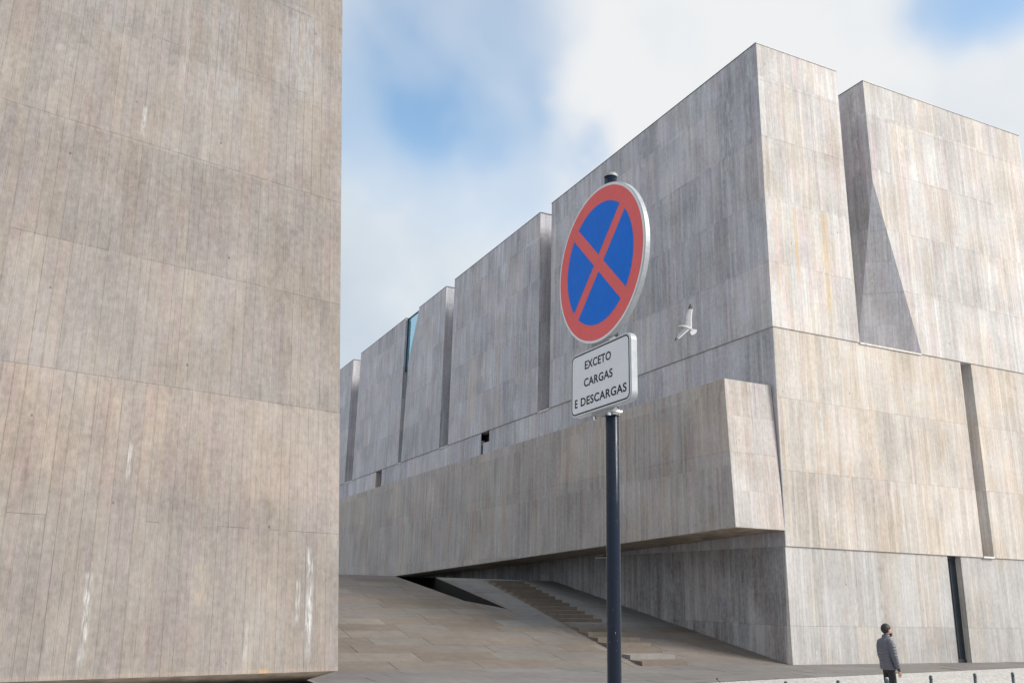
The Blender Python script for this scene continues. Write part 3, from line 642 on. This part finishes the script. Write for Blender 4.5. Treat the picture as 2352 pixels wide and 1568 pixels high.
# ------------------------------------------------------------------ bollards
M['boll'] = plain('bollard_paint', (.045, .07, .082), .4, var=.15, scale=12); M['boll2'] = plain('bollard_paint_grey', (.085, .115, .135), .4, var=.15, scale=12); M['bcap'] = plain('bollard_pale_cap', (.42, .44, .46), .4)
spots = [(-11.24, -12.11), (-10.095, -12.13), (-8.63, -11.85), (-7.293, -11.67), (-5.792, -11.45), (-4.6, -11.40)]
def bollard(x, y, m, capm):
    o = empty('bollard', (x, y, gz(x, y)-.012)); r_ = .031
    MB().tube([(0, 0, -.02), (0, 0, .80), (0, 0, .80), (0, 0, .815), (0, 0, .815), (0, 0, .87)], [r_, r_, r_-.005, r_-.005, r_, r_], 20).build('post', m, o, None, True)
    MB().tube([(0, 0, .87), (0, 0, .885), (0, 0, .895)], [r_, r_*.85, r_*.4], 20).build('cap', capm, o, None, True)
    MB().tube([(0, 0, 0), (0, 0, .03), (0, 0, .04)], [.055, .055, .034], 20).build('base_collar', m, o)
    return o
for i, (x, y) in enumerate(spots):
    if i == 2: tag(bollard(x, y, M['boll2'], M['bcap']), 'grey bollard with pale cap standing right in front of the man', 'bollard', 'bollards in a row on the cobbles')
    else: tag(bollard(x, y, M['boll'], M['boll']), 'slim dark teal metal bollard with plain dark cap on the cobbled street edge', 'bollard', 'bollards in a row on the cobbles')
# thin rod at the edge of the cobbles
tip = CAM+ray(1647, 1558)*13; bx, by = tip.x+RT.x*.95, tip.y+RT.y*.95
ro_ = empty('thin_rod', (bx, by, gz(bx, by)-.012)); tag(ro_, 'thin black whip rod leaning above the cobbles near the bollards', 'rod')
MB().tube([(0, 0, 0), (tip.x-bx, tip.y-by, tip.z-gz(bx, by)+.012)], [.008, .005], 8).build('shaft', M['frame'], ro_)
MB().tube([(tip-Vector((bx, by, gz(bx, by)-.012)))-Vector((0, 0, .012)), (tip-Vector((bx, by, gz(bx, by)-.012)))+Vector((0, 0, .012))], .011, 8).build('tip', M['frame'], ro_)
MB().tube([(0, 0, 0), (0, 0, .05)], [.05, .02], 12).build('foot', M['frame'], ro_)

# ------------------------------------------------------------------ man
def skin(name, pts, edges, rad, root=0, sub=2):
    me = bpy.data.meshes.new(name); me.from_pydata(pts, edges, []); o = bpy.data.objects.new(name, me); col.objects.link(o)
    sk = o.modifiers.new('s', 'SKIN'); sk.use_smooth_shade = True
    for i, v in enumerate(me.skin_vertices[0].data):
        r_ = rad[i]; v.radius = r_ if isinstance(r_, tuple) else (r_, r_); v.use_root = (i == root)
    ss = o.modifiers.new('u', 'SUBSURF'); ss.levels = sub; ss.render_levels = sub
    dg_ = bpy.context.evaluated_depsgraph_get(); r = bpy.data.meshes.new_from_object(o.evaluated_get(dg_))
    bpy.data.objects.remove(o); bpy.data.meshes.remove(me)
    for p in r.polygons: p.use_smooth = True
    return r
def blob(name, c, r_, seg=20, ring=14, fn=None):
    vs = []; fs = []
    for i in range(ring+1):
        a = math.pi*i/ring
        for j in range(seg):
            b = 2*math.pi*j/seg; v = Vector((math.sin(a)*math.cos(b), math.sin(a)*math.sin(b), math.cos(a)))
            if fn: v = fn(v)
            vs.append((c[0]+v.x*r_[0], c[1]+v.y*r_[1], c[2]+v.z*r_[2]))
    for i in range(ring):
        for j in range(seg): fs.append((i*seg+j, i*seg+(j+1) % seg, (i+1)*seg+(j+1) % seg, (i+1)*seg+j))
    me = mesh(name, vs, fs)
    for p in me.polygons: p.use_smooth = True
    return me
M['skin'] = plain('skin', (.50, .30, .22), .5, var=.06); M['hair'] = plain('black_hair', (.016, .014, .013), .6, var=.4, scale=60); M['trouser'] = plain('black_trousers', (.014, .014, .017), .8); M['shoe'] = plain('dark_shoes', (.03, .03, .032), .5)
def jacket_mat():
    m, t, b = mat('quilted_grey_jacket')
    tc = t.node('ShaderNodeTexCoord').outputs['Object']; sp = t.node('ShaderNodeSeparateXYZ'); t.put(sp.inputs[0], tc)
    wv_ = t.m('ABSOLUTE', t.m('SINE', t.m('ADD', t.m('MULTIPLY', sp.outputs[2], math.pi/.062), t.m('MULTIPLY', t.noise(tc, 6, 2), .8))))
    c = t.mix(t.noise(tc, 5, 3), (.075, .085, .108), (.115, .113, .14))
    t.put(b.inputs['Base Color'], c)
    b.inputs['Roughness'].default_value = .5
    bp = t.node('ShaderNodeBump'); bp.inputs['Strength'].default_value = .35; bp.inputs['Distance'].default_value = .02
    t.put(bp.inputs['Height'], t.m('POWER', wv_, .5)); t.l.new(bp.outputs[0], b.inputs['Normal'])
    return m
M['jacket'] = jacket_mat()
mx, my = -6.376, -9.847; mz = gz(mx, my)-.012
man = empty('person', (mx, my, mz)); man.rotation_euler = (0, 0, math.atan2(RT.y, RT.x)+math.radians(9))
tag(man, 'bearded person in quilted grey jacket and black trousers standing on the cobbles, seen from behind', 'person')
# local: +x is the way the man faces, +y his left (away from the camera), z up
P = []; Ed = []; Rr = []
def pt(p, r_, fr=None):
    P.append(p); Rr.append(r_)
    if fr is not None: Ed.append((fr, len(P)-1))
    return len(P)-1
pel = pt((0, 0, .93), (.115, .105)); chest = pt((-.015, 0, 1.2), (.10, .10), pel); up_ = pt((-.02, 0, 1.36), (.09, .09), chest); nk = pt((.01, 0, 1.51), (.062, .062), up_); hd = pt((.025, 0, 1.58), (.058, .06), nk)
for s_ in (-1, 1):
    hip = pt((.005, s_*.09, .86), (.088, .09), pel); kn = pt((.03*(s_ < 0)+.01, s_*.10, .48), (.062, .062), hip); an = pt((-.02+.06*(s_ < 0), s_*.105, .09), (.045, .045), kn); pt((.13+.06*(s_ < 0), s_*.12, .045), (.038, .04), an)
    sh = pt((-.015, s_*.17, 1.37), (.045, .045), up_); el = pt((.0, s_*.255, 1.12), (.04, .04), sh); wr = pt((.078, s_*.236, .89), (.034, .034), el); pt((.098, s_*.232, .83), (.03, .022), wr)
body = skin('body', P, Ed, Rr)
bo = link('body', body, M['trouser'], man)
# jacket over the torso and arms
jk = MB(); NR = 28
prof = [(.845, .128, .178, .005), (.86, .142, .188, .005), (.95, .142, .186, .0), (1.08, .138, .182, -.008), (1.22, .142, .196, -.018), (1.33, .138, .204, -.024), (1.40, .120, .186, -.024), (1.45, .095, .135, -.016), (1.485, .078, .086, -.004), (1.545, .074, .078, .008), (1.55, .062, .066, .008)]
def at_z(z):
    for p, q in zip(prof[:-1], prof[1:]):
        if z <= q[0]:
            f_ = (z-p[0])/(q[0]-p[0]); return [p[i]+(q[i]-p[i])*f_ for i in (1, 2, 3)]
    return prof[-1][1:]
zs_ = [prof[0][0]+(prof[-1][0]-prof[0][0])*i/66 for i in range(67)]; vs = []
for z in zs_:
    rx, ry, cx = at_z(z); puff = .007*abs(math.sin(math.pi*z/.058))**.6 if z < 1.44 else 0
    vs += [(cx+(rx+puff)*math.copysign(abs(math.cos(a_))**.85, math.cos(a_)), (ry+puff)*math.copysign(abs(math.sin(a_))**.85, math.sin(a_)), z) for a_ in [2*math.pi*j/NR for j in range(NR)]]
jk.add(vs, [(i*NR+j, i*NR+(j+1) % NR, (i+1)*NR+(j+1) % NR, (i+1)*NR+j) for i in range(66) for j in range(NR)]+[tuple(range(NR)), tuple(range(66*NR, 67*NR))])
link('jacket', mesh('jacket', jk.v, jk.f), M['jacket'], man, None, True)
for s_ in (-1, 1):
    ctrl = [((-.02, s_*.12, 1.40), .07), ((-.02, s_*.175, 1.385), .076), ((-.015, s_*.222, 1.32), .074), ((-.01, s_*.246, 1.22), .068), ((.0, s_*.258, 1.12), .063), ((.03, s_*.252, 1.02), .057), ((.062, s_*.243, .93), .050), ((.078, s_*.238, .885), .043)]
    pts_, rr_ = [], []
    for (p, r_), (q, r2_) in zip(ctrl[:-1], ctrl[1:]):
        for k_ in range(6):
            f_ = k_/6; pts_.append(Vector(p).lerp(Vector(q), f_)); rr_.append(r_+(r2_-r_)*f_)
    pts_.append(Vector(ctrl[-1][0])); rr_.append(ctrl[-1][1])
    rr_ = [r_+.006*abs(math.sin(math.pi*p.z/.055)) for p, r_ in zip(pts_, rr_)]
    MB().tube(pts_, rr_, 16).build('jacket_sleeve', M['jacket'], man, None, True)
def headf(v):
    x, y, z = v
    if z < 0: x = x*(1-.18*(-z))+.10*(-z)
    if x > 0 and abs(y) < .22 and -.25 < z < .2: x += .12*(1-abs(y)/.22)*(1-abs(z+.05)/.3 if abs(z+.05) < .3 else 0)
    return Vector((x, y*(1-.12*max(0, -z)), z))
HC = (.035, 0, 1.635)
h_ = link('head', blob('head', HC, (.098, .077, .118), 24, 18, headf), M['skin'], man)
link('hair', blob('hair', (HC[0]-.020, 0, HC[2]+.030), (.106, .086, .112), 24, 16, lambda v: Vector((v.x*(1-.25*max(0, -v.z)) if v.x > 0 else v.x*1.02, v.y, v.z if v.z > -.85 else -.85))), M['hair'], man)
link('beard', blob('beard', (HC[0]+.048, 0, HC[2]-.075), (.066, .068, .062), 20, 14, lambda v: Vector((v.x if v.x > -.3 else -.3, v.y, v.z*(.55 if v.z > 0 else 1.)))), M['hair'], man)
for s_ in (-1, 1):
    link('ear', blob('ear', (HC[0]+.005, s_*.083, HC[2]-.01), (.018, .01, .03), 10, 8), M['skin'], h_)
    P = []; Ed = []; Rr = []
    y_ = s_*.232; HX = -.042; p0 = pt((.135+HX, y_, .845), (.03, .02)); p1 = pt((.15+HX, y_, .80), (.038, .018), p0)
    for k_, (dx, L_) in enumerate(((-.028, .062), (-.009, .072), (.010, .068), (.027, .055))):
        q0 = pt((.152+HX+dx, y_, .775), (.0095, .0095), p1); q1 = pt((.157+HX+dx, y_-s_*.006, .775-L_*.55), (.0088, .0088), q0); pt((.155+HX+dx, y_-s_*.02, .775-L_), (.0075, .0075), q1)
    th0 = pt((.175+HX, y_-s_*.012, .80), (.011, .011), p0); pt((.185+HX, y_-s_*.022, .765), (.0085, .0085), th0)
    link('hand', skin('hand', P, Ed, Rr, 0, 1), M['skin'], man)
    link('shoe', blob('shoe', (.075+.06*(s_ < 0), s_*.113, .045), (.14, .05, .05), 16, 10, lambda v: Vector((v.x, v.y, max(v.z, -.8)))), M['shoe'], man)

# ------------------------------------------------------------------ gull
GC = CAM+ray(1580, 752)*22
gull = empty('seagull', GC); tag(gull, 'white seagull with grey black-tipped wings gliding past the shaded facade', 'bird')
sv_ = 22*1/2041.09/12.06*.9408*1.06        # metres per zoomed photo pixel
def gp(x, y, d=0.): return RT*((x-720)*sv_)+UP*((940-y)*sv_)+FW*d
M['gwhite'] = plain('gull_white', (.50, .50, .51), .7, var=.04); M['ggrey'] = plain('gull_grey', (.17, .173, .185), .7, var=.08); M['gblack'] = plain('gull_black', (.035, .035, .04), .7); M['gbill'] = plain('gull_bill', (.75, .55, .25), .5)
bpts = [(505, 893, 0), (540, 893, 0), (580, 905, 0), (640, 925, 0), (720, 955, .0), (800, 990, 0), (860, 1015, 0)]
brad = [8, 24, 30, 46, 55, 40, 20]
MB().tube([gp(x, y, d) for x, y, d in bpts], [r_*sv_ for r_ in brad], 14).build('body', M['gwhite'], gull, None, True)
MB().tube([gp(452, 908), gp(480, 900), gp(512, 893)], [2*sv_, 7*sv_, 12*sv_], 8).build('bill', M['gbill'], gull, None, True)
tail = [(820, 985), (900, 985), (985, 1000), (978, 1050), (940, 1105), (880, 1135), (815, 1145), (765, 1075), (800, 1030)]
def sheet(poly, dfun, th, name, m, parent):
    return MB().add([gp(x, y, dfun(x, y)-th/2) for x, y in poly]+[gp(x, y, dfun(x, y)+th/2) for x, y in poly],
                    [tuple(range(len(poly))), tuple(range(2*len(poly)-1, len(poly)-1, -1))]+[(i, i+len(poly), (i+1) % len(poly)+len(poly), (i+1) % len(poly)) for i in range(len(poly))]).build(name, m, parent)
sheet(tail, lambda x, y: .0006*(x-850), .012, 'tail', M['gwhite'], gull)
M['gpale'] = plain('gull_pale_grey', (.27, .275, .29), .7, var=.08)
def wing(lead, trail, dfun, cut, wm_):
    """loft between leading and trailing edge with a cambered section; tip part black"""
    n_ = len(lead); res = {'wing': MB(), 'wing_tip': MB(), 'trailing_feathers': MB()}
    def sec(i, k_):
        f_ = (0, .12, .35, .62, .82, 1)[k_]; a, b = lead[i], trail[i]
        x = a[0]+(b[0]-a[0])*f_; y = a[1]+(b[1]-a[1])*f_
        bulge = (.0, .022, .03, .018, .008, 0)[k_]
        return x, y, dfun(x, y), bulge
    for i in range(n_-1):
        for k_ in range(5):
            key = 'wing_tip' if i >= cut else ('trailing_feathers' if k_ == 4 else 'wing')
            q = [sec(i, k_), sec(i+1, k_), sec(i+1, k_+1), sec(i, k_+1)]
            res[key].add([gp(x, y, d-bu-.006) for x, y, d, bu in q]+[gp(x, y, d+.006) for x, y, d, bu in q], [(0, 1, 2, 3), (7, 6, 5, 4), (0, 4, 5, 1), (1, 5, 6, 2), (2, 6, 7, 3), (3, 7, 4, 0)])
    wg = res['wing'].build('wing', wm_, gull)
    res['wing_tip'].build('wing_tip', M['gblack'], wg); res['trailing_feathers'].build('trailing_feathers', M['gwhite'], wg)
wing([(630, 880), (668, 770), (700, 660), (735, 570), (790, 480), (840, 415), (890, 330), (930, 262)], [(822, 975), (850, 850), (876, 720), (908, 590), (942, 500), (972, 415), (970, 345), (952, 275)], lambda x, y: (940-y)*.0010, 5, M['gpale'])
wing([(590, 935), (520, 1005), (455, 1050), (400, 1095), (355, 1150), (322, 1215), (300, 1260), (280, 1290)], [(735, 1010), (662, 1060), (588, 1113), (522, 1166), (462, 1210), (405, 1250), (360, 1270), (305, 1302)], lambda x, y: -(y-940)*.0010, 5, M['ggrey'])
